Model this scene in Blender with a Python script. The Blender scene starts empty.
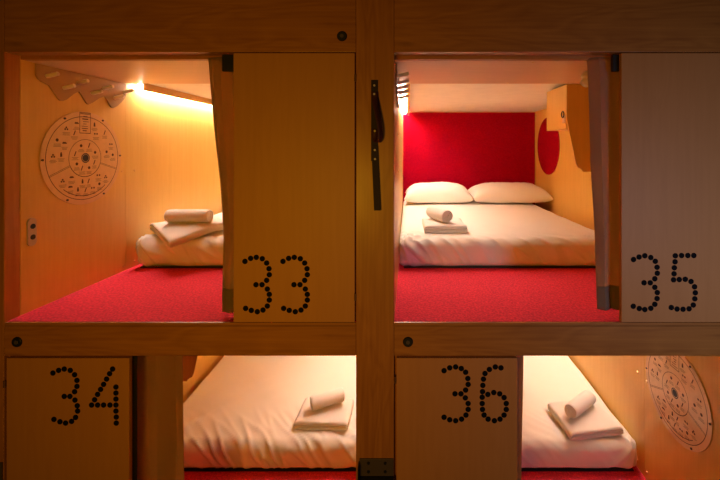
import bpy, bmesh, math, random
from mathutils import Vector, Matrix, noise
random.seed(7)
C = bpy.context.scene.collection
S = 220.0          # front-plane units per metre
D = 1.69           # camera distance to the front of the bunks
H = 2.6            # camera height
PI = math.pi

def X(u): return u / S                 # metres right of the camera axis
def Y(z): return (z - 1.0) * D         # metres behind the front plane (z = depth ratio)
def Z(v): return H + v / S             # metres above ground

# ------------------------------------------------------------------ materials
def new_mat(name):
    m = bpy.data.materials.new(name); m.use_nodes = True
    nt = m.node_tree; b = nt.nodes['Principled BSDF']
    return m, nt, b

def plain(name, col, rough=0.5, metal=0.0, bump=0.0, bscale=200.0, var=0.0, sheen=0.0, coat=0.0, spec=.5):
    m, nt, b = new_mat(name)
    b.inputs['Base Color'].default_value = (*col, 1)
    b.inputs['Roughness'].default_value = rough
    b.inputs['Metallic'].default_value = metal
    b.inputs['Sheen Weight'].default_value = sheen
    b.inputs['Coat Weight'].default_value = coat
    b.inputs['Specular IOR Level'].default_value = spec
    tc = nt.nodes.new('ShaderNodeTexCoord')
    nz = nt.nodes.new('ShaderNodeTexNoise'); nz.inputs['Scale'].default_value = bscale; nz.inputs['Detail'].default_value = 3
    nt.links.new(tc.outputs['Object'], nz.inputs['Vector'])
    if var:
        r = nt.nodes.new('ShaderNodeValToRGB')
        r.color_ramp.elements[0].position = .35; r.color_ramp.elements[1].position = .65
        r.color_ramp.elements[0].color = (*[c*(1-var) for c in col], 1)
        r.color_ramp.elements[1].color = (*[min(1, c*(1+var)) for c in col], 1)
        nt.links.new(nz.outputs['Fac'], r.inputs['Fac']); nt.links.new(r.outputs['Color'], b.inputs['Base Color'])
    if bump:
        bp = nt.nodes.new('ShaderNodeBump'); bp.inputs['Strength'].default_value = bump; bp.inputs['Distance'].default_value = .002
        nt.links.new(nz.outputs['Fac'], bp.inputs['Height']); nt.links.new(bp.outputs['Normal'], b.inputs['Normal'])
    return m

def wood(name, c0, c1, axis, rough=0.38, coat=0.15, fine=60.0, long=2.2, cath=0.5, knots=0.0):
    """varnished wood, grain running along axis (0,1,2)"""
    m, nt, b = new_mat(name)
    N, L = nt.nodes, nt.links
    tc = N.new('ShaderNodeTexCoord')
    mp = N.new('ShaderNodeMapping'); sc = [fine]*3; sc[axis] = long
    mp.inputs['Scale'].default_value = sc
    L.new(tc.outputs['Object'], mp.inputs['Vector'])
    n1 = N.new('ShaderNodeTexNoise'); n1.inputs['Scale'].default_value = 1; n1.inputs['Detail'].default_value = 5; n1.inputs['Roughness'].default_value = .6
    L.new(mp.outputs[0], n1.inputs['Vector'])
    mp2 = N.new('ShaderNodeMapping'); s2 = [7.0]*3; s2[axis] = 1.1
    mp2.inputs['Scale'].default_value = s2
    L.new(tc.outputs['Object'], mp2.inputs['Vector'])
    n2 = N.new('ShaderNodeTexNoise'); n2.inputs['Scale'].default_value = 1; n2.inputs['Detail'].default_value = 2; n2.inputs['Distortion'].default_value = .6
    L.new(mp2.outputs[0], n2.inputs['Vector'])
    mul = N.new('ShaderNodeMath'); mul.operation = 'MULTIPLY'; mul.inputs[1].default_value = 9.0
    L.new(n2.outputs['Fac'], mul.inputs[0])
    sn = N.new('ShaderNodeMath'); sn.operation = 'PINGPONG'; sn.inputs[1].default_value = .5
    L.new(mul.outputs[0], sn.inputs[0])
    ad = N.new('ShaderNodeMath'); ad.operation = 'MULTIPLY_ADD'; ad.inputs[1].default_value = cath
    L.new(sn.outputs[0], ad.inputs[0]); L.new(n1.outputs['Fac'], ad.inputs[2])
    r = N.new('ShaderNodeValToRGB')
    r.color_ramp.elements[0].position = .25; r.color_ramp.elements[1].position = .95
    r.color_ramp.elements[0].color = (*c1, 1); r.color_ramp.elements[1].color = (*c0, 1)
    L.new(ad.outputs[0], r.inputs['Fac'])
    out = r.outputs['Color']
    if knots:
        mp3 = N.new('ShaderNodeMapping'); s3 = [7.0]*3; s3[axis] = 2.6
        mp3.inputs['Scale'].default_value = s3; mp3.inputs['Location'].default_value = (.37, .2, .61)
        L.new(tc.outputs['Object'], mp3.inputs['Vector'])
        v = N.new('ShaderNodeTexVoronoi'); v.inputs['Scale'].default_value = 1
        L.new(mp3.outputs[0], v.inputs['Vector'])
        kr = N.new('ShaderNodeValToRGB')
        kr.color_ramp.elements[0].position = .02; kr.color_ramp.elements[1].position = .13
        kr.color_ramp.elements[0].color = (1-knots,)*3 + (1,); kr.color_ramp.elements[1].color = (1, 1, 1, 1)
        L.new(v.outputs['Distance'], kr.inputs['Fac'])
        mx = N.new('ShaderNodeMixRGB'); mx.blend_type = 'MULTIPLY'; mx.inputs['Fac'].default_value = 1
        L.new(out, mx.inputs['Color1']); L.new(kr.outputs['Color'], mx.inputs['Color2'])
        out = mx.outputs['Color']
    L.new(out, b.inputs['Base Color'])
    bp = N.new('ShaderNodeBump'); bp.inputs['Strength'].default_value = .08; bp.inputs['Distance'].default_value = .001
    L.new(n1.outputs['Fac'], bp.inputs['Height']); L.new(bp.outputs['Normal'], b.inputs['Normal'])
    b.inputs['Roughness'].default_value = rough
    b.inputs['Coat Weight'].default_value = coat; b.inputs['Coat Roughness'].default_value = .2
    return m

W0, W1 = (.83, .58, .17), (.74, .49, .12)
FR0, FR1 = (.54, .225, .046), (.34, .12, .022)
M = {}
M['wall'] = wood('birch_wall', W0, W1, 2, rough=.4, coat=.06, cath=.25)
M['cream'] = plain('cream_ceiling', (.88, .83, .71), .5, var=.03, bscale=8)
M['ceiling'] = wood('birch_ceiling', (.80, .54, .31), (.68, .44, .23), 0, rough=.42, coat=.06, cath=.2)
M['door'] = wood('birch_door', (.60, .27, .085), (.54, .235, .068), 2, rough=.5, coat=.0, cath=.35, fine=45)
M['post'] = wood('honey_post', FR0, FR1, 2, rough=.4, coat=.1, cath=.45, knots=.35)
M['beam'] = wood('honey_beam', FR0, FR1, 0, rough=.4, coat=.1, cath=.45, knots=.35)
M['cabinet'] = wood('birch_cabinet', W0, W1, 2, rough=.35, coat=.2, cath=.3)
M['carpet'] = plain('red_carpet', (.76, .050, .090), .95, bump=1.0, bscale=95, var=.2, spec=.10)
M['felt'] = plain('red_felt', (.28, .001, .014), .95, bump=.6, bscale=110, var=.15, spec=.04)
M['sheet'] = plain('white_sheet', (.83, .79, .73), .85, bump=.06, bscale=320, sheen=.1)
M['pillow'] = plain('white_pillowcase', (.84, .80, .73), .85, bump=.06, bscale=320, sheen=.1)
M['towel'] = plain('white_terry', (.80, .75, .70), .95, bump=.9, bscale=420, sheen=.25)
M['curtain'] = plain('taupe_curtain', (.31, .235, .19), .85, bump=.35, bscale=500, sheen=.1)
M['hem'] = plain('taupe_hem', (.27, .20, .16), .85, bump=.35, bscale=500)
M['black'] = plain('black_plastic', (.012, .012, .014), .45)
M['dot'] = plain('black_inlay', (.006, .006, .009), .8)
M['dot'].node_tree.nodes['Principled BSDF'].inputs['Specular IOR Level'].default_value = .1
M['peg'] = plain('satin_peg', (.92, .80, .66), .3)
M['steel'] = plain('brushed_steel', (.62, .58, .54), .32, metal=1.0)
M['rail'] = plain('grey_lacquer', (.44, .28, .12), .32, coat=.3)
M['brass'] = plain('brass', (.80, .56, .25), .28, metal=1.0)
M['leather'] = plain('dark_leather', (.020, .008, .007), .7, bump=.5, bscale=300, var=.3)
M['leather2'] = plain('oxblood_leather', (.06, .013, .010), .6, bump=.5, bscale=300, var=.3)
M['iron'] = plain('black_iron', (.10, .075, .065), .5, metal=.2, bump=.2, bscale=120)
M['hinge'] = plain('bronze_hinge', (.16, .07, .025), .45)
M['plate'] = plain('outlet_plastic', (.60, .50, .42), .4)
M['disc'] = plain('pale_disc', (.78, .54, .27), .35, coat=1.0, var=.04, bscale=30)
M['print'] = plain('dark_print', (.09, .035, .012), .6)
M['emblem'] = plain('blue_black_print', (.02, .028, .05), .5)
M['alu'] = plain('pale_aluminium', (.80, .66, .42), .35, metal=.2)
M['lip'] = wood('pale_batten', (.72,.45,.16), (.62,.36,.11), 1, rough=.4)
M['cloth'] = plain('matte_white', (.80, .74, .68), .9, bump=.3, bscale=200)

def translucent(m, f):
    nt = m.node_tree; b = nt.nodes['Principled BSDF']; out = nt.nodes['Material Output']
    t = nt.nodes.new('ShaderNodeBsdfTranslucent'); t.inputs['Color'].default_value = (.75, .50, .25, 1)
    mx = nt.nodes.new('ShaderNodeMixShader'); mx.inputs['Fac'].default_value = f
    nt.links.new(b.outputs[0], mx.inputs[1]); nt.links.new(t.outputs[0], mx.inputs[2]); nt.links.new(mx.outputs[0], out.inputs['Surface'])
translucent(M['curtain'], .45)
translucent(M['hem'], .35)

def emitter(name, col, strength):
    m, nt, b = new_mat(name)
    b.inputs['Base Color'].default_value = (.9, .9, .9, 1)
    b.inputs['Emission Color'].default_value = (*col, 1)
    b.inputs['Emission Strength'].default_value = strength
    return m
LED_COL = (1.0, .80, .68)
LED = emitter('warm_led_diffuser', LED_COL, 142.0)
LED_LOW = emitter('dimmed_led_diffuser', LED_COL, 92.0)

# ------------------------------------------------------------------ object helpers
def bounds(bm):
    xs = [v.co for v in bm.verts]
    lo = Vector((min(c.x for c in xs), min(c.y for c in xs), min(c.z for c in xs)))
    hi = Vector((max(c.x for c in xs), max(c.y for c in xs), max(c.z for c in xs)))
    return lo, hi

def obj(name, bm, mat, parent=None, smooth=False, origin=None):
    """link a world-space bmesh as one mesh object, origin at its base or its parent's base"""
    if parent is not None:
        base = parent['_w'] if '_w' in parent else (0, 0, 0)
        base = Vector(base)
        o_loc = Vector((0, 0, 0))
        wbase = base
    else:
        lo, hi = bounds(bm)
        wbase = Vector(origin) if origin else Vector(((lo.x+hi.x)/2, (lo.y+hi.y)/2, lo.z))
        o_loc = wbase
    for v in bm.verts: v.co -= wbase
    bmesh.ops.recalc_face_normals(bm, faces=bm.faces)
    me = bpy.data.meshes.new(name); bm.to_mesh(me); bm.free()
    me.materials.append(M[mat] if isinstance(mat, str) else mat)
    if smooth:
        for p in me.polygons: p.use_smooth = True
    o = bpy.data.objects.new(name, me); C.objects.link(o)
    o.location = o_loc; o['_w'] = tuple(wbase)
    if parent is not None: o.parent = parent
    return o

def tag(o, label, cat, group=None, kind=None):
    o['label'] = label; o['category'] = cat
    if group: o['group'] = group
    if kind: o['kind'] = kind
    return o

def thing(name, label, cat, loc, group=None):
    o = bpy.data.objects.new(name, None); C.objects.link(o)
    o.empty_display_size = .05
    o.location = loc; o['_w'] = tuple(loc)
    return tag(o, label, cat, group, 'thing')

def struct(name, bm, mat, label, cat, smooth=False):
    return tag(obj(name, bm, mat, None, smooth), label, cat, None, 'structure')

def box(bm, x0, x1, y0, y1, z0, z1, bev=0.0, seg=2):
    vs = [bm.verts.new((x, y, z)) for x in (x0, x1) for y in (y0, y1) for z in (z0, z1)]
    F = [(0,1,3,2), (4,6,7,5), (0,4,5,1), (2,3,7,6), (0,2,6,4), (1,5,7,3)]
    fs = [bm.faces.new([vs[i] for i in f]) for f in F]
    if bev:
        es = list({e for f in fs for e in f.edges})
        bmesh.ops.bevel(bm, geom=es, offset=bev, segments=seg, affect='EDGES', profile=.5)
    return bm

def nb(): return bmesh.new()
def bx(*a, **k): return box(nb(), *a, **k)

def cyl(bm, p0, p1, r0, r1=None, n=20, bev=0.0):
    p0, p1 = Vector(p0), Vector(p1); r1 = r0 if r1 is None else r1
    d = (p1-p0).normalized(); a = d.orthogonal().normalized(); b = d.cross(a)
    rings = []
    prof = [(p0, r0), (p1, r1)] if not bev else [(p0, r0-bev), (p0+d*bev, r0), (p1-d*bev, r1), (p1, r1-bev)]
    for p, r in prof:
        rings.append([bm.verts.new(p + (a*math.cos(t*2*PI/n) + b*math.sin(t*2*PI/n))*r) for t in range(n)])
    for q in range(len(rings)-1):
        for t in range(n):
            bm.faces.new((rings[q][t], rings[q][(t+1) % n], rings[q+1][(t+1) % n], rings[q+1][t]))
    bm.faces.new(list(reversed(rings[0]))); bm.faces.new(rings[-1])
    return bm

def prism(bm, pts, d, bev=0.0):
    """closed polygon pts (3D) pushed along vector d"""
    d = Vector(d)
    a = [bm.verts.new(p) for p in pts]; b = [bm.verts.new(Vector(p)+d) for p in pts]
    n = len(pts)
    fs = [bm.faces.new(a), bm.faces.new(list(reversed(b)))]
    for i in range(n): fs.append(bm.faces.new((a[i], b[i], b[(i+1) % n], a[(i+1) % n])))
    if bev:
        es = list({e for f in fs[:2] for e in f.edges})
        bmesh.ops.bevel(bm, geom=es, offset=bev, segments=2, affect='EDGES')
    return bm

def sheet(bm, grid):
    V = [[bm.verts.new(p) for p in row] for row in grid]
    for i in range(len(V)-1):
        for j in range(len(V[0])-1):
            bm.faces.new((V[i][j], V[i+1][j], V[i+1][j+1], V[i][j+1]))
    return V

def rbox(w, d, h, r, nx, ny, nz, fn=None):
    """rounded box, base at z=0 centred in x, y; fn(p, n) -> displaced p"""
    bm = nb()
    hx, hy, hz = w/2, d/2, h/2
    def face(o, u, v, nu, nv):
        sheet(bm, [[Vector(o)+Vector(u)*(i/nu)+Vector(v)*(j/nv) for j in range(nv+1)] for i in range(nu+1)])
    for s in (-1, 1):
        face((-hx, -hy, s*hz), (2*hx, 0, 0), (0, 2*hy, 0), nx, ny)
        face((-hx, s*hy, -hz), (2*hx, 0, 0), (0, 0, 2*hz), nx, nz)
        face((s*hx, -hy, -hz), (0, 2*hy, 0), (0, 0, 2*hz), ny, nz)
    bmesh.ops.remove_doubles(bm, verts=bm.verts, dist=1e-6)
    for v in bm.verts:
        p = v.co.copy()
        c = Vector((max(-hx+r, min(hx-r, p.x)), max(-hy+r, min(hy-r, p.y)), max(-hz+r, min(hz-r, p.z))))
        e = p-c
        n = e.normalized() if e.length > 1e-7 else Vector((0, 0, 0))
        q = c + n*r if e.length > 1e-7 else p
        # flat parts keep their plane: e has length r there
        q.z += hz
        v.co = fn(q, n) if fn else q
    return bm

def ss(a, b, x):
    t = max(0, min(1, (x-a)/(b-a))); return t*t*(3-2*t)

# ------------------------------------------------------------------ layout (front-plane units)
LIN, LOUT = (-404, -52), (-14, 338)     # inner widths of the left and the right column
ZB = 2.65                               # depth ratio of the back walls
UP_F, UP_C = -174.6, 92
LO_F, LO_C = -470, -208
FT = .07                                # depth of the front frame

# ---- front frame
def bolt(parent, px, pv):
    p = nb(); c = Vector((X(px), 0, Z(pv)))
    cyl(p, c+Vector((0, .004, 0)), c+Vector((0, -.005, 0)), .024, .022, 28, .002)
    b = obj('bolt', p, 'black', parent, True)
    b['label'] = 'black bolt head'
    q = nb(); cyl(q, c+Vector((0, -.0045, 0)), c+Vector((0, -.0065, 0)), .011, .009, 6)
    obj('hex_socket', q, 'iron', b)
    b.data.polygons.foreach_set('use_smooth', [False]*len(b.data.polygons))

g = .0008
trim = []
def post(n, u0, u1, label, leak_strips):
    b = bx(X(u0), X(u1), 0, FT, Z(-520), Z(190), bev=.0025)
    # strips added behind the closing edges to block light leaking past the doors
    for ua, ub, va, vb in leak_strips: box(b, X(ua), X(ub), .0215, .05, Z(va), Z(vb))
    return struct('trim_%d' % n, b, 'post', label, 'post')
post(1, -442, -404, 'vertical honey-coloured post at the left edge of the photo', [(-404, -392, -465, -207)])
post(2, -52, -14, 'vertical honey-coloured centre post carrying the leather strap', [(-64, -52, -174, 96), (-14, -3, -465, -207)])
post(3, 338, 376, 'vertical honey-coloured post beyond the right edge', [(327, 338, -174, 96)])
t4 = struct('trim_4', bx(X(-404)+g, X(-52)-g, .001, FT, Z(96), Z(190), bev=.0025), 'beam', 'dark top beam above door 33', 'beam')
bolt(t4, -66, 112)
struct('trim_5', bx(X(-14)+g, X(338)-g, .001, FT, Z(96), Z(190), bev=.0025), 'beam', 'dark top beam above door 35', 'beam')
def mid_beam(n, u0, u1, label, leak_strip):
    b = nb()
    box(b, X(u0)+g, X(u1)-g, .001, FT, Z(-208), Z(-177.5), bev=.0015)
    box(b, *leak_strip, .0215, .05, Z(-216), Z(-207))  # strip added behind the door top to block light from the gap
    box(b, X(u0)+g, X(u1)-g, .001, .011, Z(-178.5), Z(-174.8), bev=.0008)
    return struct('trim_%d' % n, b, 'beam', label, 'beam')
t6 = mid_beam(6, -404, -52, 'horizontal beam between doors 33 and 34', (X(-392), X(-280)))
bolt(t6, -391, -194)
t7 = mid_beam(7, -14, 338, 'horizontal beam between doors 35 and 36', (X(-4), X(108)))
bolt(t7, 0, -194)

# ---- capsule shells
def capsule(num, col, f, c, led_left):
    u0, u1 = col
    zs = 1.43
    y0, y1 = FT, Y(ZB)
    T = .05
    nm = 'bunk %d' % num
    def wall(side):
        b = nb()
        if side == 'left': xa, xb = X(u0)-T, X(u0)
        else: xa, xb = X(u1), X(u1)+T
        zt, zl = Z(c+8), Z(f-2)
        box(b, xa, xb, y0+.001, Y(zs)-.0003, zl, zt, bev=.0008)
        box(b, xa, xb, Y(zs)+.0003, y1+.02, zl, zt, bev=.0008)
        return struct('wall_'+side, b, 'wall', 'birch plywood %s wall of %s' % (side, nm), 'wall')
    wl, wr = wall('left'), wall('right')
    struct('wall_back', bx(X(u0), X(u1), y1+.012, y1+.05, Z(f-2), Z(c+8)), 'wall', 'birch plywood end wall of '+nm, 'wall')
    # front ceiling board hangs a little lower than the rear ceiling
    b = nb()
    box(b, X(u0)+.001, X(u1)-.001, FT+.03, Y(zs), Z(c), Z(c)+.018, bev=.001)
    struct('ceiling', b, 'ceiling', 'glossy birch ceiling board at the front of '+nm, 'ceiling')
    b = nb()
    box(b, X(u0)+.001, X(u1)-.001, Y(zs)-.02, y1+.012, Z(c+4), Z(c+4)+.018)
    struct('ceiling', b, 'cream', 'cream ceiling over the mattress of '+nm, 'ceiling')
    if c > 0:
        struct('trim_%d' % (8 if num == 33 else 9), bx(X(u0)+.001, X(u1)-.001, FT+.001, FT+.029, Z(c+.2), Z(c)+.04), 'beam', 'batten behind the top beam of '+nm, 'trim')
    struct('floor', bx(X(u0)+.001, X(u1)-.001, .012, y1+.012, Z(f)-.012, Z(f)), 'carpet', 'crimson carpet floor of '+nm, 'floor')
    return wl, wr

w33 = capsule(33, LIN, UP_F, UP_C, True)
w35 = capsule(35, LOUT, UP_F, UP_C, True)
w34 = capsule(34, LIN, LO_F, LO_C, False)
w36 = capsule(36, LOUT, LO_F, LO_C, False)

def wall_screws(wall, u, s, spots):
    for z, v in spots:
        p = nb(); c = Vector((X(u), Y(z), Z(v)))
        cyl(p, c-Vector((s*.002, 0, 0)), c+Vector((s*.0045, 0, 0)), .0085, .0065, 16)
        o = obj('screw', p, 'brass', wall); o['label'] = 'small brass screw head'
wall_screws(w33[0], -404, 1, [(1.413, -33), (1.477, -33), (1.420, -168), (1.477, -167)])
wall_screws(w35[0], -14, 1, [(1.413, -33), (1.477, -33), (1.413, 20), (1.477, 20)])
wall_screws(w36[1], 338, -1, [(1.414, -330), (1.472, -330), (1.414, -459), (1.472, -459)])
# two screws in the ceiling board of bunk 35 and of the left one
for u, z, v, w in ((134, 1.07, 92, 0), (141, 1.415, 92, 0)):
    p = nb(); c = Vector((X(u), Y(z), Z(v)))
    cyl(p, c+Vector((0, 0, .002)), c-Vector((0, 0, .004)), .0075, .006, 14)
    obj('screw', p, 'brass', bpy.data.objects['ceiling.002'])

# ---- LED lights along the wall/ceiling corner
def led(u, s, c, label):
    y0, y1 = Y(1.434), Y(2.63)
    x = X(u)
    t = thing('strip_light', label, 'light', (x+s*.05, (y0+y1)/2, Z(c-12)), 'warm strip lights')
    zt, zb = Z(c+4)-.001, Z(c-7)
    # L-shaped batten: top web against the ceiling, outer lip hanging down and hiding the light
    b = nb()
    box(b, *sorted((x+s*.002, x+s*.060)), y0, y1, zt-.008, zt)
    box(b, *sorted((x+s*.060, x+s*.078)), Y(1.475), y1, zb, zt, bev=.001)
    obj('housing', b, 'lip', t)
    d = nb()
    prof = [(x+s*.012, zt-.009)]
    for i in range(9):
        a = PI*i/8
        prof.append((x+s*(.026-.014*math.cos(a)), zt-.012-.020*math.sin(a)))
    prof.append((x+s*.040, zt-.009))
    prism(d, [(px, y0+.09, pz) for px, pz in prof], (0, y1-y0-.094, 0))
    obj('diffuser', d, LED if c > 0 else LED_LOW, t)
led(-404, 1, UP_C, 'glowing warm strip light along the top of the left wall in bunk 33')
led(-14, 1, UP_C, 'glowing warm strip light beside the centre post in bunk 35')
led(-52, -1, LO_C, 'warm strip light at the right wall of bunk 34')
led(338, -1, LO_C, 'warm strip light at the right wall of bunk 36')

# ---- numbered doors
DIG = {
 '33a': ((200, 190, 3), [(135,214),(152,205),(169,202),(187,206),(200,219),(207,236),(208,254),(200,271),(186,284),(168,284),(202,297),(208,313),(208,330),(202,348),(189,360),(172,365),(154,361),(137,355)]),
 '34a': ((0, 320, 3), [(159,159),(176,151),(193,147),(211,151),(224,164),(231,181),(231,199),(224,215),(210,229),(193,229),(225,240),(232,257),(233,273),(227,292),(215,304),(197,309),(180,305),(162,298)]),
 '34b': ((0, 320, 3), [(338,147),(329,161),(320,177),(311,193),(302,208),(293,223),(284,239),(275,255),(293,255),(311,255),(330,255),(348,255),(348,201),(348,219),(348,237),(348,273),(349,291),(349,309)]),
 '36a': ((330, 330, 3.2), [(365,130),(383,121),(402,118),(420,123),(434,135),(441,155),(442,174),(434,192),(419,204),(400,204),(433,217),(442,235),(442,254),(435,272),(421,285),(402,290),(383,287),(365,279)]),
 '36b': ((330, 330, 3.2), [(547,121),(529,118),(510,126),(496,139),(491,157),(489,177),(488,197),(487,215),(487,235),(488,254),(493,272),(506,285),(526,290),(544,285),(557,272),(564,254),(564,235),(557,216),(543,204),(524,200),(505,206)]),
 '35a': ((540, 200, 4), [(374,238),(396,228),(419,223),(443,230),(461,245),(468,269),(469,293),(459,315),(441,331),(416,331),(459,349),(469,370),(468,394),(459,417),(443,433),(419,438),(397,434),(373,425)]),
 '35b': ((540, 200, 4), [(615,222),(591,222),(566,222),(541,223),(540,247),(537,271),(536,295),(534,319),(557,318),(581,317),(604,326),(618,347),(621,371),(619,395),(613,420),(596,435),(572,437),(548,436),(525,430)]),
}
def digit(parent, key, dx=0, r=2.75):
    (ox, oy, sc), pts = DIG[key]
    b = nb()
    for px, py in pts:
        u, v = px/sc+ox-408+dx, 148-(py/sc+oy)
        c = Vector((X(u), 0, Z(v)))
        cyl(b, c+Vector((0, .002, 0)), c-Vector((0, .0008, 0)), X(r), None, 20)
    return obj('digit', b, 'dot', parent)

def bunk_door(num, u0, u1, v0, v1, digits, hinge_u, hinges, label):
    t = thing('bunk_door', label, 'door', (X((u0+u1)/2), .01, Z(v0)), 'numbered bunk doors')
    obj('door_panel', bx(X(u0), X(u1), 0, .02, Z(v0), Z(v1), bev=.0018), 'door', t)
    for k, dx in digits: digit(t, k, dx)
    for hv in hinges:
        b = nb(); p = Vector((X(hinge_u), -.001, Z(hv)))
        for i in range(3):
            cyl(b, p+Vector((0, 0, .0105*i-.015)), p+Vector((0, 0, .0105*i-.005)), .0052, None, 12)
        obj('hinge', b, 'hinge', t)
bunk_door(33, -174.6, -53.3, -174.3, 95, [('33a', 0), ('33a', 38)], -52.7, [70, -149], 'orange birch door with the black dotted number 33')
bunk_door(35, 213.5, 336.8, -174.3, 95, [('35a', 0), ('35b', 0)], 337.4, [70, -149], 'greyish birch door with the black dotted number 35')
bunk_door(34, -401.6, -278.8, -469, -210.3, [('34a', 0), ('34b', 0)], -403.2, [-236, -450], 'dark orange birch door with the black dotted number 34')
bunk_door(36, -11.6, 109.5, -469, -210.3, [('36a', 0), ('36b', 0)], -12.8, [-232, -450], 'pale tan birch door with the black dotted number 36')

# ---- curtains
def curtain(label, prof, z0, waves, vt, vb, amp=.016, seed=0, rail=None, hem=24):
    """prof(t) -> (u_left, u_right) in units at z0, t=0 bottom .. 1 top"""
    base = prof(0)
    t = thing('curtain', label, 'curtain', (X(sum(base)/2*z0), Y(z0), Z(vb)), 'taupe curtains behind the doors')
    nx, nz = 90, 50
    def P(i, k, vlo, vhi):
        a, tt = i/nx, k
        v = vlo+(vhi-vlo)*tt
        T = (v-vb)/(vt-vb)
        l, r = prof(T)
        ph = 2*PI*waves*a + .35*math.sin(3*T+seed) + seed
        A = amp*(.75+.4*noise.noise((a*3+seed, T*1.5, 2.3)))
        u = l+(r-l)*(a + .02*math.sin(2*ph))
        yy = Y(z0) + A*math.sin(ph) + .003*noise.noise((a*9, T*5, seed))
        return Vector((X(u*z0), yy, Z(v)))
    def cloth(name, vlo, vhi, n, off, m, par):
        b = nb()
        F = [[P(i, k/n, vlo, vhi)-Vector((0, off, 0)) for k in range(n+1)] for i in range(nx+1)]
        Bk = [[p+Vector((0, .0035+2*off, 0)) for p in row] for row in F]
        VA, VB = sheet(b, F), sheet(b, Bk)
        for j in range(n):
            for VAi, VBi in ((VA[0], VB[0]), (VA[-1], VB[-1])):
                b.faces.new((VAi[j], VAi[j+1], VBi[j+1], VBi[j]))
        for i in range(nx):
            for j in (0, n):
                b.faces.new((VA[i][j], VA[i+1][j], VB[i+1][j], VB[i][j]))
        return obj(name, b, m, par, True)
    fb = cloth('fabric', vb, vt, nz, 0, 'curtain', t)
    cloth('hem', vb-.5, vb+hem, 6, .0012, 'hem', fb)
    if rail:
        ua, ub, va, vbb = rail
        obj('rail', bx(X(ua), X(ub), .026, .045, Z(va), Z(vbb), bev=.002), 'black', t)  # black box standing in for the shadow above the curtain top
    return t
def lerp(tab, t):
    for (a, b), (c, d) in zip(tab, tab[1:]):
        if t <= c: return b+(d-b)*((t-a)/(c-a) if c > a else 0)
    return tab[-1][1]
cz = 1+.062/D
curtain('taupe curtain gathered at the left edge of door 33',
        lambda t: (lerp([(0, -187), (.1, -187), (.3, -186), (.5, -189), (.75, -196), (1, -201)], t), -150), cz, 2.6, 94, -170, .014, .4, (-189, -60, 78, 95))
curtain('taupe curtain gathered at the left edge of door 35',
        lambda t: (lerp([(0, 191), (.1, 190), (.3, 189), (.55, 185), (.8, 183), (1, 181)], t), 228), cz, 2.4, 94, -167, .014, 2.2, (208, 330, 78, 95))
c34 = curtain('grey taupe curtain hanging in broad folds at the right edge of door 34',
        lambda t: (-279, -224), cz+.018, 2.0, -212, -466, .028, 4.1)
curtain('narrow strip of curtain showing at the right edge of door 36',
        lambda t: (85, lerp([(0, 111), (.5, 113), (1, 115)], t)), cz, 1.6, -212, -466, .011, 1.0)

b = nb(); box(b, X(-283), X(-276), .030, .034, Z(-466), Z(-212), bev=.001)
obj('black_strip', b, 'black', c34)  # plain black strip between door 34 and the curtain

# ---- mattresses in white sheets
def mattress(label, u0, u1, f, seed, corner=1.0, amp=1.0):
    w, d, h = X(u1-u0), Y(ZB)-Y(1.446)-.01, X(41)-.004
    cx, cy = X((u0+u1)/2), Y(1.446)+d/2
    def fn(p, n):
        u, v, q = p.x+w/2, p.y+d/2, p.z
        fr = 1-ss(.02, .42, v)                      # near the front
        lat = ss(-.1, .3, min(u, w-u))
        a = noise.noise((u*13+v*13+q*10+seed*3+.5*math.sin(u*5+seed), v*2.0+q*3-u*1.5, seed))
        rid = (1-abs(a)*2.4); rid = max(0, rid)**2
        cr = .015*amp*fr*rid*ss(0, .05, q)
        # creases fanning from the front corners
        fan = 0
        for cu in (0, w):
            dx, dv = abs(u-cu), v+(h-q)*.9
            r = math.hypot(dx, dv)
            ang = math.atan2(dv, dx+.001)
            fan += .016*corner*math.exp(-r/.22)*math.sin(ang*13+noise.noise((r*4, seed, ang*2))*3)*ss(0, .05, r)
        soft = .010*noise.noise(((u*1.0+v*.8)*3.2+seed, (v-u*.5)*1.3, seed*2))*(1-fr*.4)
        soft += .004*noise.noise(((u-v)*7, (u+v)*2.0, seed+9))
        dome = .006*math.sin(PI*min(1, max(0, u/w)))*ss(0, .3, v)*(1 if q > h*.5 else 0)
        out = p + n*(cr+fan*.8) + Vector((0, 0, (soft+dome)*ss(.3*h, h, q)))
        bulge = .018*math.sin(PI*min(1, q/h))*(1-ss(0, .05, v))
        out.y -= bulge
        # front corners pulled under
        out.x += (.004*(1-q/h))*(1-ss(0, .12, u))*(1-ss(.0, .3, v)) - (.004*(1-q/h))*(1-ss(0, .12, w-u))*(1-ss(0, .3, v))
        if q < .004: out.z = p.z
        return out
    b = rbox(w-.004, d-.02, h, .045, 170, 120, 18, fn)
    for vtx in b.verts:
        vtx.co += Vector((cx, cy, Z(f)+.005))
        vtx.co.z = max(vtx.co.z, Z(f)+.005)
        vtx.co.x = min(max(vtx.co.x, X(u0)+.001), X(u1)+.02)
        vtx.co.y = min(vtx.co.y, Y(ZB)+.004)
    t = thing('mattress', label, 'mattress', (cx, cy, Z(f)), 'white bunk mattresses')
    obj('sheet_cover', b, 'sheet', t, True)
    obj('contact_shadow', bx(X(u0)+.03, X(u1)-.03, Y(1.446)+.012, Y(ZB)-.02, Z(f)+.0003, Z(f)+.008), 'black', t)  # black slab put in as the contact shadow under the mattress
mattress('mattress under a white sheet on the red carpet of bunk 33', -396, -84, UP_F, 1.3, 1.4)
mattress('mattress under a white sheet holding two pillows in bunk 35', -12.5, 306, UP_F, 4.7, 1.2)
mattress('mattress under a rumpled white sheet in bunk 34', -384, -54, LO_F, 8.2, .8)
mattress('mattress under a smooth white sheet in bunk 36', 17, 335, LO_F, 11.9, 1.0, .35)

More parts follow.
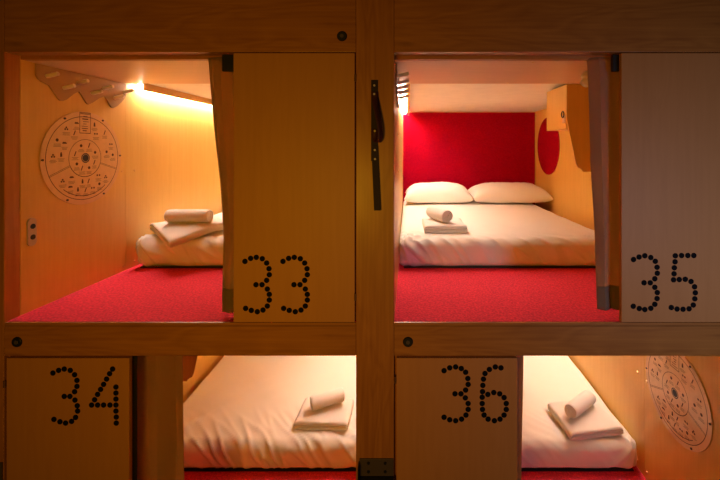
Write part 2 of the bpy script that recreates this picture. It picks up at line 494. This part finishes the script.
# ---- pillows
def pillow(label, u, z, v, w, d, h, rz, seed):
    n = 48
    b = nb()
    def srf(s):
        rows = []
        for i in range(n+1):
            row = []
            for j in range(n+1):
                a, c = -1+2*i/n, -1+2*j/n
                e = (max(0, 1-abs(a)**3.6)*max(0, 1-abs(c)**3.0))**(.46 if s > 0 else .34)
                pin = 1-.07*(1-abs(a)**2)*abs(c)**4 
                pin2 = 1-.07*(1-abs(c)**2)*abs(a)**4
                hh = h*e*(.70 if s > 0 else -.30)
                hh += .010*noise.noise((a*2.4+seed, c*2.4, s+seed))*e + .004*noise.noise((a*8+seed, c*5, seed))*e
                hh += .008*math.sin(math.atan2(abs(c)-1.1, abs(a)-1.1)*14)*(abs(a*c))**2*e
                row.append(Vector((a*w/2*pin2, c*d/2*pin, hh)))
            rows.append(row)
        return rows
    sheet(b, srf(1)); sheet(b, srf(-1))
    bmesh.ops.remove_doubles(b, verts=b.verts, dist=1e-5)
    Mx = Matrix.Translation((X(u), Y(z), Z(v))) @ Matrix.Rotation(rz, 4, 'Z') @ Matrix.Rotation(.04, 4, 'X')
    b.transform(Mx)
    o = obj('pillow', b, 'pillow', None, True)
    return tag(o, label, 'pillow', 'white pillows at the head of bunk 35', 'thing')
pillow('left white pillow against the red panel', 72, 2.445, -116.5, .735, .46, .20, -.02, 1.7)
pillow('right white pillow against the red panel', 243, 2.445, -116.5, .85, .47, .20, .03, 5.1)

# ---- towels
def fold_profile(depth, t, layers):
    """closed outline in (v, w) of a cloth folded back and forth; front bends at v=0"""
    th = t/layers
    pts = []
    e = th*.46
    seg = 8
    # right-hand outline: zigzag of layers with rounded ends, tiny notch between
    out = []
    for k in range(layers):
        cz_ = th*(k+.5)
        for i in range(seg+1):
            a = -PI/2 + PI*i/seg
            out.append((-math.cos(a)*th*.5 + .0, cz_+math.sin(a)*e))
    back = []
    for k in reversed(range(layers)):
        cz_ = th*(k+.5)
        for i in range(seg+1):
            a = PI/2 - PI*i/seg
            back.append((depth+math.cos(a)*th*.35, cz_+math.sin(a)*e))
    return out + back

def folded_towel(label, u, z, v, w, d, t, rz, seed, droop=None, layers=2):
    prof = fold_profile(d, t, layers)
    nx = 44
    b = nb()
    rings = []
    # resample top run so it can bend
    pts = []
    for i in range(len(prof)):
        p, q = prof[i], prof[(i+1) % len(prof)]
        L = math.hypot(q[0]-p[0], q[1]-p[1]); m = max(1, int(L/.012))
        for k in range(m): pts.append((p[0]+(q[0]-p[0])*k/m, p[1]+(q[1]-p[1])*k/m))
    for i in range(nx+1):
        a = -1+2*i/nx
        edge = (1-abs(a)**14)
        row = []
        for pv, pw in pts:
            x = a*w/2 + .004*noise.noise((pv*9, a*2, seed))
            y = pv-d/2 + .005*noise.noise((a*2.2+seed, pw*20, 4))
            zz = t*.5+(pw-t*.5)*(.8+.2*edge) - (t*.10*(1-edge) if pw > t*.5 else 0)
            zz += .0045*noise.noise((a*2.5+seed, pv*11, 1))*(pw/t)
            row.append(Vector((x, y, zz)))
        rings.append(row)
    V = [[b.verts.new(p) for p in r] for r in rings]
    m = len(pts)
    for i in range(nx):
        for j in range(m):
            b.faces.new((V[i][j], V[i+1][j], V[i+1][(j+1) % m], V[i][(j+1) % m]))
    b.faces.new(V[0]); b.faces.new(list(reversed(V[-1])))
    b.transform(Matrix.Translation((X(u), Y(z), Z(v))) @ Matrix.Rotation(rz, 4, 'Z'))
    if droop:
        for vt in b.verts: vt.co.z -= droop(vt.co)
    o = obj('folded_towel', b, 'towel', None, True)
    return tag(o, label, 'towel', 'folded white towels', 'thing')

def rolled_towel(label, p0, p1, r, seed, turns=3.4):
    """spiral roll from p0 to p1 (axis ends, world)"""
    p0, p1 = Vector(p0), Vector(p1)
    d = (p1-p0); L = d.length; d.normalize()
    side = d.cross(Vector((0, 0, 1))).normalized(); up = side.cross(d)
    th = r/(turns+.6)
    n = int(turns*34)
    inner, outer = [], []
    for i in range(n+1):
        a = i/n
        ang = 2*PI*turns*a
        rad = r*(.18+.82*a)
        outer.append((ang, rad)); inner.append((ang, rad-th*.82))
    tail = [(outer[-1][0]+.10, r-th*.45)]
    loop = outer + tail + list(reversed(inner))
    nl = 30
    b = nb(); R = []
    sa = 2.2
    for k in range(nl+1):
        s = k/nl
        row = []
        e = min(s, 1-s)*L
        for (ang, rad) in loop:
            sh = .006*noise.noise((ang*.25, seed, 1))       # layers end unevenly
            rr = rad*(1 - .10*math.exp(-e/.010)) * (1+.03*noise.noise((s*2.5, math.cos(ang), seed+math.sin(ang))))
            x, y = rr*math.cos(ang+sa), rr*math.sin(ang+sa)
            y = max(y, -r*.93)
            y *= .95
            q = p0 + d*(s*L + sh*(1 if s > .5 else -1)*(abs(s-.5)*2)**4*(.3+rad/r)) + side*x + up*y
            row.append(b.verts.new(q))
        R.append(row)
    m = len(loop)
    for k in range(nl):
        for j in range(m):
            b.faces.new((R[k][j], R[k+1][j], R[k+1][(j+1) % m], R[k][(j+1) % m]))
    # end caps as quads along the strip
    nn = len(outer)
    for row in (R[0], R[-1]):
        for j in range(nn-1):
            b.faces.new((row[j], row[j+1], row[m-1-(j+1)], row[m-1-j]))
        b.faces.new((row[nn-1], row[nn], row[nn+1]))
    o = obj('rolled_towel', b, 'towel', None, True)
    return tag(o, label, 'towel', 'rolled white towels', 'thing')

MU, ML = UP_F+41.5, LO_F+41.5       # mattress tops
def up3(u, z, v): return (X(u), Y(z), Z(v))
# bunk 35
folded_towel('folded white towel on the mattress in front of the pillows in bunk 35', 58, 1.637, MU+1.2, .30, .29, .058, .02, 3.1)
rolled_towel('rolled white towel with spiral end facing out, on the folded towel in bunk 35', up3(63, 1.575, MU+25.5), up3(40, 1.71, MU+25.5), .055, 2.0)
# bunk 34
folded_towel('folded white towel on the rumpled sheet of bunk 34', -131, 1.59, ML+1.0, .37, .24, .060, -.03, 6.2)
rolled_towel('rolled white towel on the folded towel in bunk 34', up3(-152, 1.57, ML+26.5), up3(-106, 1.63, ML+26.5), .057, 5.0)
# bunk 36
folded_towel('folded white towel on the smooth sheet of bunk 36', 274, 1.56, ML+1.0, .38, .28, .060, .14, 9.4)
rolled_towel('rolled white towel lying diagonally on the folded towel in bunk 36', up3(248, 1.525, ML+26), up3(296, 1.62, ML+26), .056, 8.0)
# bunk 33: laid cornerwise, the near corner hanging over the mattress edge
def droop(p):
    k = max(0, Y(1.505)-p.y)
    return .32*k
folded_towel('folded white towel laid cornerwise over the mattress edge in bunk 33', -334, 1.545, MU+6.5, .38, .37, .060, math.atan2(-52, 63), 12.1, droop)
rolled_towel('rolled white towel on the cornerwise towel in bunk 33', up3(-364, 1.515, MU+30), up3(-300, 1.515, MU+30), .055, 13.0)

# ---- red felt on the end wall and the side wall of bunk 35
tag(obj('headboard', bx(X(-13), X(336.5), Y(ZB)-.0005, Y(ZB)+.0115, Z(UP_F+.5), Z(UP_C+2), bev=.002), 'felt'),
    'large crimson felt panel on the end wall behind the pillows', 'headboard', None, 'thing')
p = nb(); c = Vector((X(338), Y(2.41), Z(5)))
cyl(p, c+Vector((.001, 0, 0)), c-Vector((.010, 0, 0)), X(69), None, 72, .002)
tag(obj('felt_disc', p, 'felt'), 'round crimson felt disc on the right wall of bunk 35', 'disc', None, 'thing')

# ---- ceiling-hung cabinets with a slanted front plate
def hung_cabinet(label, wall_u, s, c):
    """s = +1: cabinet reaches towards +x from the wall"""
    def ux(k): return X(wall_u + s*k)
    yf, yb = Y(1.43), Y(1.64)
    t = thing('hanging_cabinet', label, 'cabinet', (ux(55), (yf+yb)/2, Z(c-64)), 'ceiling-hung cabinets')
    pts = [(ux(1), yf, Z(c-.5)), (ux(111), yf, Z(c-.5)), (ux(111), yf, Z(c-50)), (ux(108.5), yf, Z(c-62)), (ux(98), yf, Z(c-113))]
    for i in range(5):
        a = i/4*PI/2
        pts.append((ux(97-2-7*math.sin(a)), yf, Z(c-120-6*(1-math.cos(a)))))
    pts.append((ux(1), yf, Z(c-126)))
    # sharp neck under the box
    b = nb(); prism(b, pts, (0, .018, 0), .001)
    obj('front_plate', b, 'cabinet', t)
    xs = sorted((ux(110.5), ux(107)))
    obj('side_panel', bx(xs[0], xs[1], yf+.018, yb, Z(c-64), Z(c-.5), bev=.001), 'cabinet', t)
    xs = sorted((ux(1), ux(107)))
    obj('bottom_panel', bx(xs[0], xs[1], yf+.018, yb, Z(c-64), Z(c-61)), 'cabinet', t)
    obj('back_panel', bx(xs[0], xs[1], yb-.012, yb, Z(c-61), Z(c-.5)), 'cabinet', t)
    # metal catch with a ring on the side
    k = nb()
    x = ux(110.5); y = yf+.045; z = Z(c-48)
    xs = sorted((x-s*.001, x+s*.005))
    box(k, xs[0], xs[1], y-.022, y+.022, z-.035, z+.018, bev=.002)
    o = obj('catch', k, 'steel', t); o['label'] = 'metal catch on the side of the cabinet'
    k = nb()
    for i in range(16):
        a0, a1 = i*2*PI/16, (i+1)*2*PI/16
        cyl(k, (x+s*.010, y+.02*math.cos(a0), z+.022+.02*math.sin(a0)), (x+s*.010, y+.02*math.cos(a1), z+.022+.02*math.sin(a1)), .0035, None, 8)
    obj('ring', k, 'black', o)
hung_cabinet('birch cabinet hung under the ceiling at the right wall of bunk 35', 338, -1, UP_C)
hung_cabinet('birch cabinet with slanted front plate showing beside the curtain of bunk 34', -404, 1, LO_C)

# ---- small pinched white lump by the curtain top in bunk 35
b = nb()
bmesh.ops.create_icosphere(b, subdivisions=4, radius=1)
for v in b.verts:
    p = v.co.copy(); k = 1-.35*math.exp(-((p.z-.05)/.22)**2)+.22*noise.noise(p*1.7)
    v.co = Vector((p.x*.030*k, p.y*.026*k, p.z*.045))
b.transform(Matrix.Translation((X(214), Y(1.20), Z(UP_C)-.043)))
tag(obj('white_lump', b, 'cloth', None, True), 'small pinched white lump at the ceiling beside the curtain of bunk 35', 'cloth', None, 'thing')

# ---- hook rails
def hook_rail(label, u, s, c):
    base = 92
    prof = [(1.081, 91.5), (1.082, 79), (1.087, 75.5), (1.098, 72.8), (1.1207, 70.6), (1.135, 64), (1.148, 57.6), (1.156, 55), (1.166, 54.8), (1.181, 57.6),
            (1.203, 65), (1.222, 69.6), (1.232, 66), (1.241, 61), (1.2515, 56), (1.2595, 54.8), (1.274, 57.6), (1.302, 65), (1.327, 68.6), (1.336, 65), (1.346, 59.5),
            (1.356, 55), (1.366, 54.8), (1.384, 58), (1.405, 65), (1.4175, 69), (1.427, 75), (1.4285, 91.5)]
    pts = [(X(u)+s*.0005, Y(z), Z(v+c-base)) for z, v in prof]
    t = thing('hook_rail', label, 'hook rail', (X(u), Y(1.255), Z(c-37)), 'hook rails on the side walls')
    b = nb(); prism(b, pts, (s*.009, 0, 0), .0012)
    obj('rail_board', b, 'rail', t)
    for z, v in ((1.113, 80), (1.168, 70), (1.217, 79), (1.272, 69.5), (1.32, 78.5), (1.369, 68.5), (1.4175, 79)):
        p = nb(); a = Vector((X(u)+s*.009, Y(z), Z(v+c-base)))
        cyl(p, a, a+Vector((s*.058, 0, .013)), .0105, .0105, 18, .0015)
        obj('peg', p, 'peg', t, False)
hook_rail('tan wavy hook rail with seven pale pegs above the round disc in bunk 33', -404, 1, UP_C)
hook_rail('wavy hook rail seen edge-on behind the centre post in bunk 35', -14, 1, UP_C)

# ---- outlet
t = thing('power_outlet', 'pale rounded outlet plate with two dark sockets on the left wall of bunk 33', 'outlet', (X(-404), Y(1.0715), Z(-105)))
b = nb(); pts = []
for k in range(40):
    a = 2*PI*k/40; r = .022
    pts.append((X(-404)+.0005, Y(1.0715)+r*math.cos(a), Z(-90)+r*math.sin(a)+(.046 if math.sin(a) > 0 else -.046)))
prism(b, pts, (.006, 0, 0), .0015); fp = obj('face_plate', b, 'plate', t)
for v in (-84, -95.5):
    p = nb(); c = Vector((X(-404)+.006, Y(1.0735), Z(v)))
    cyl(p, c, c+Vector((.0015, 0, 0)), .0125, None, 24); obj('socket', p, 'black', fp)

# ---- round printed discs
def info_disc(label, u, s, v, zc):
    R = .262; cy, cz_ = Y(zc), Z(v)
    t = thing('information_disc', label, 'disc', (X(u), cy, cz_-R), 'round printed discs on the side walls')
    d0 = X(u)+s*.0005
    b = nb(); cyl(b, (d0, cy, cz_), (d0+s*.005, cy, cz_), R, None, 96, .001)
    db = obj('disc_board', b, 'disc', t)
    xx = d0+s*.0056
    def pt(a, h): return Vector((xx, cy + s*a*R, cz_ + h*R))     # a = rightwards as read
    q = nb()
    def ring(r0, r1, t0=0, t1=2*PI, n=96):
        for k in range(n):
            a, c = t0+(t1-t0)*k/n, t0+(t1-t0)*(k+1)/n
            q.faces.new([q.verts.new(pt(r*math.cos(w), r*math.sin(w))) for r, w in ((r0, a), (r1, a), (r1, c), (r0, c))])
    def rect(a0, a1, h0, h1):
        q.faces.new([q.verts.new(pt(*k)) for k in ((a0, h0), (a1, h0), (a1, h1), (a0, h1))])
    def dot(a, h, r, n=10):
        q.faces.new([q.verts.new(pt(a+r*math.cos(2*PI*k/n), h+r*math.sin(2*PI*k/n))) for k in range(n)])
    def bar(p, w_):
        (a0, h0), (a1, h1) = p; L = math.hypot(a1-a0, h1-h0); nx_, ny_ = -(h1-h0)/L*w_, (a1-a0)/L*w_
        q.faces.new([q.verts.new(pt(*k)) for k in ((a0-nx_, h0-ny_), (a1-nx_, h1-ny_), (a1+nx_, h1+ny_), (a0+nx_, h0+ny_))])
    ring(.885, .898); ring(.395, .405)
    ring(.405, .41, PI*1.15, PI*1.85, 40)
    for a in (math.radians(203), math.radians(-18)):
        for o_ in (-.012, .012):
            bar(((.405*math.cos(a)-o_*math.sin(a), .405*math.sin(a)+o_*math.cos(a)), (.89*math.cos(a)-o_*math.sin(a), .89*math.sin(a)+o_*math.cos(a))), .004)
    # framed card at the top
    for k in ((-.15, .13, .97, .985), (-.15, .13, .53, .545), (-.15, -.138, .53, .985), (.118, .13, .53, .985)): rect(*k)
    for k in range(7): rect(-.10+random.uniform(0, .08), .02+random.uniform(0, .07), .58+k*.05, .59+k*.05+random.uniform(0, .015))
    rect(-.13, .11, .945, .96)
    rng = random.Random(5)
    def icon(a, h, k):
        if k == 0: dot(a, h, .033)
        elif k == 1: dot(a-.025, h-.012, .02); dot(a+.025, h-.012, .02); dot(a, h+.025, .02)
        elif k == 2: rect(a-.05, a+.05, h-.012, h+.012); rect(a-.04, a+.03, h+.012, h+.025)
        elif k == 3: rect(a-.022, a+.022, h-.04, h+.02); dot(a, h+.035, .018)
        elif k == 4: bar(((a-.02, h-.05), (a+.02, h+.05)), .012)
        else: dot(a-.03, h, .022); dot(a+.03, h, .022)
        for j in range(3):
            w_ = rng.uniform(.05, .085)
            rect(a-w_, a+w_, h-.085-j*.024, h-.078-j*.024)
    k = 0
    for r, angs in ((.74, (152, 128, 107, 72, 47, 22, 2, 178)), (.57, (150, 175, 118, 62, 10)), (.72, (222, 240, 255, 270, 285, 300, 318)), (.54, (232, 262, 278, 308)),
                    (.26, (20, 70, 115, 165, 215, 250, 290, 330))):
        for a in angs:
            icon(r*math.cos(math.radians(a)), r*math.sin(math.radians(a))+.03, k % 6 if r > .3 else (k % 2)*4); k += 1
    ring(.805, .82, PI*1.28, PI*1.72, 30)
    obj('print', q, 'print', db)
    e = nb()
    for r0, r1 in ((.0, .075), (.085, .105)):
        n = 32
        for i in range(n):
            a, c = 2*PI*i/n, 2*PI*(i+1)/n
            e.faces.new([e.verts.new(pt(r*math.cos(w), r*math.sin(w))) for r, w in (((r0, a), (r1, a), (r1, c), (r0, c)) if r0 else ((0, 0), (r1, a), (r1, c)))])
    o = obj('emblem', e, 'emblem', db); o['label'] = 'blue-black round emblem at the centre of the disc'
    for a in (2, 62, 121, 181, 243, 300):
        a = math.radians(a); p = nb(); c = pt(.955*math.cos(a), .955*math.sin(a))
        cyl(p, c-Vector((s*.001, 0, 0)), c+Vector((s*.004, 0, 0)), .0055, None, 12)
        obj('screw', p, 'iron', t)
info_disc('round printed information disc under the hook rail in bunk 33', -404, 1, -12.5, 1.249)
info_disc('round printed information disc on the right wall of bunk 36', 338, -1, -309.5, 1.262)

# ---- leather strap on the centre post
t = thing('leather_strap', 'dark brown leather pull strap with a loop on the centre post', 'strap', (X(-33), 0, Z(-61)))
def sx(px): return X(px-408)
def sz(py): return Z(148-py)
def ribbon(path, thick):
    """path: (centre, half-width vector)"""
    b = nb(); A, B = [], []
    cs = [Vector(c) for c, w in path]; ws = [Vector(w) for c, w in path]
    R = []
    for i, c in enumerate(cs):
        d = (cs[min(i+1, len(cs)-1)]-cs[max(i-1, 0)]).normalized(); n = d.cross(ws[i]).normalized()*thick/2
        R.append([b.verts.new(q) for q in (c-ws[i]-n, c+ws[i]-n, c+ws[i]+n, c-ws[i]+n)])
    for i in range(len(R)-1):
        for j in range(4): b.faces.new((R[i][j], R[i+1][j], R[i+1][(j+1) % 4], R[i][(j+1) % 4]))
    b.faces.new(R[0]); b.faces.new(list(reversed(R[-1])))
    return b
obj('backing_strip', bx(sx(371.2), sx(378), -.0045, .001, sz(161), sz(80), bev=.001), 'leather', t)
ctrl = [((374.8, 92), .005, 3.4, 0), ((375.2, 98), .008, 3.4, .1), ((376.6, 106), .022, 3.2, .5), ((378.6, 116), .036, 2.9, .9), ((380.4, 126), .044, 2.6, 1.05),
        ((381.0, 134), .044, 2.4, 1.05), ((380.2, 140), .036, 2.4, .95), ((378.2, 142.2), .022, 2.6, .7), ((376.2, 140.5), .012, 3.0, .4), ((375, 136), .006, 3.3, .1), ((375, 128), .005, 3.3, 0)]
def cat(p0, p1, p2, p3, t): return .5*((2*p1)+(-p0+p2)*t+(2*p0-5*p1+4*p2-p3)*t*t+(-p0+3*p1-3*p2+p3)*t**3)
path = []
raw = [(sx(c[0]), -o, sz(c[1]), w/S, a) for c, o, w, a in ctrl]
for i in range(len(raw)-1):
    for k in range(6):
        tt = k/6
        q = [cat(raw[max(i-1, 0)][j], raw[i][j], raw[i+1][j], raw[min(i+2, len(raw)-1)][j], tt) for j in range(5)]
        path.append(((q[0], q[1], q[2]), (q[3]*math.cos(q[4]*.6), q[3]*2.2*math.sin(q[4]*.6), 0)))
o = obj('loop', ribbon(path, .004), 'leather2', t, True); o['label'] = 'reddish brown leather loop'
tail = [((sx(374.8+(p-146)*.044), -.007 if p < 165 else -.007-.00012*(p-165), sz(p)), (3.3/S, 0, 0)) for p in range(146, 211, 4)]
obj('tail', ribbon(tail, .004), 'leather', t)
for px, py, o_ in ((374.4, 85.6, .0045), (374.4, 94.3, .008), (375, 131, .008), (375, 150, .009), (375.2, 159, .009)):
    p = nb(); c = Vector((sx(px), -o_, sz(py)))
    cyl(p, c+Vector((0, .002, 0)), c-Vector((0, .0025, 0)), .0062, .0045, 16); obj('rivet', p, 'plate', t)

# ---- black iron brackets at the foot of the posts
def bracket(label, u0, u1, v):
    t = thing('iron_bracket', label, 'bracket', (X((u0+u1)/2), -.02, Z(v-56)), 'iron brackets on the posts')
    pl = obj('plate', bx(X(u0), X(u1), -.006, .001, Z(v-17), Z(v), bev=.0012), 'iron', t)
    for i in (.27, .76):
        for j in (4, 12.5):
            p = nb(); c = Vector((X(u0+(u1-u0)*i), -.006, Z(v-j)))
            cyl(p, c+Vector((0, .001, 0)), c-Vector((0, .003, 0)), .0075, .006, 16); obj('screw', p, 'black', pl)
    b = nb()
    box(b, X(u0)-.004, X(u1)+.002, -.030, .001, Z(v-56), Z(v-17.3), bev=.003)
    box(b, X(u0)-.004, X(u0)+.001, -.036, .001, Z(v-56), Z(v-3), bev=.001)
    obj('hook_block', b, 'black', t)
bracket('black iron bracket with four screws at the foot of the centre post', -48.5, -14.6, -310)
bracket('corner of a black iron bracket at the lower left edge of the photo', -440, -405, -314)

# ------------------------------------------------------------------ light in the hall
def area(name, loc, target, size, col, power, sy=None):
    l = bpy.data.lights.new(name, 'AREA'); l.energy = power; l.color = col; l.size = size
    if sy: l.shape = 'RECTANGLE'; l.size_y = sy
    o = bpy.data.objects.new(name, l); C.objects.link(o); o.location = loc
    o.rotation_euler = (Vector(target)-Vector(loc)).to_track_quat('-Z', 'Y').to_euler()
    return o
def hall_lamp(name, loc, target, size, col, power, spread):
    o = area(name, loc, target, size, col, power); o.data.spread = math.radians(spread); return o
hall_lamp('warm_hall_lamp', (-.75, -2.5, H-.5), (-.6, 0, H-.6), .6, (1.0, .46, .015), 10.2, 130)
hall_lamp('cool_hall_lamp', (1.9, -2.5, H-.55), (1.55, 0, H-.6), .5, (.86, .95, 1.3), 2.5, 75)
w = bpy.data.worlds.new('hall'); bpy.context.scene.world = w; w.use_nodes = True
w.node_tree.nodes['Background'].inputs['Color'].default_value = (1, .72, .5, 1)
w.node_tree.nodes['Background'].inputs['Strength'].default_value = .008

# ------------------------------------------------------------------ camera
cd = bpy.data.cameras.new('camera'); cam = bpy.data.objects.new('camera', cd); C.objects.link(cam)
cam.location = (0, -D, H); cam.rotation_euler = (PI/2, 0, 0)
cd.sensor_width = 36; cd.lens = 36*D*S/720
cd.shift_x = -48/720; cd.shift_y = -92/720; cd.clip_start = .02
sc = bpy.context.scene
sc.camera = cam
sc.view_settings.view_transform = 'Standard'; sc.view_settings.look = 'None'
sc.view_settings.exposure = 0; sc.view_settings.gamma = 1
sc.cycles.use_denoising = True
sc.cycles.max_bounces = 12; sc.cycles.diffuse_bounces = 8
for o in bpy.data.objects:
    if '_w' in o: del o['_w']
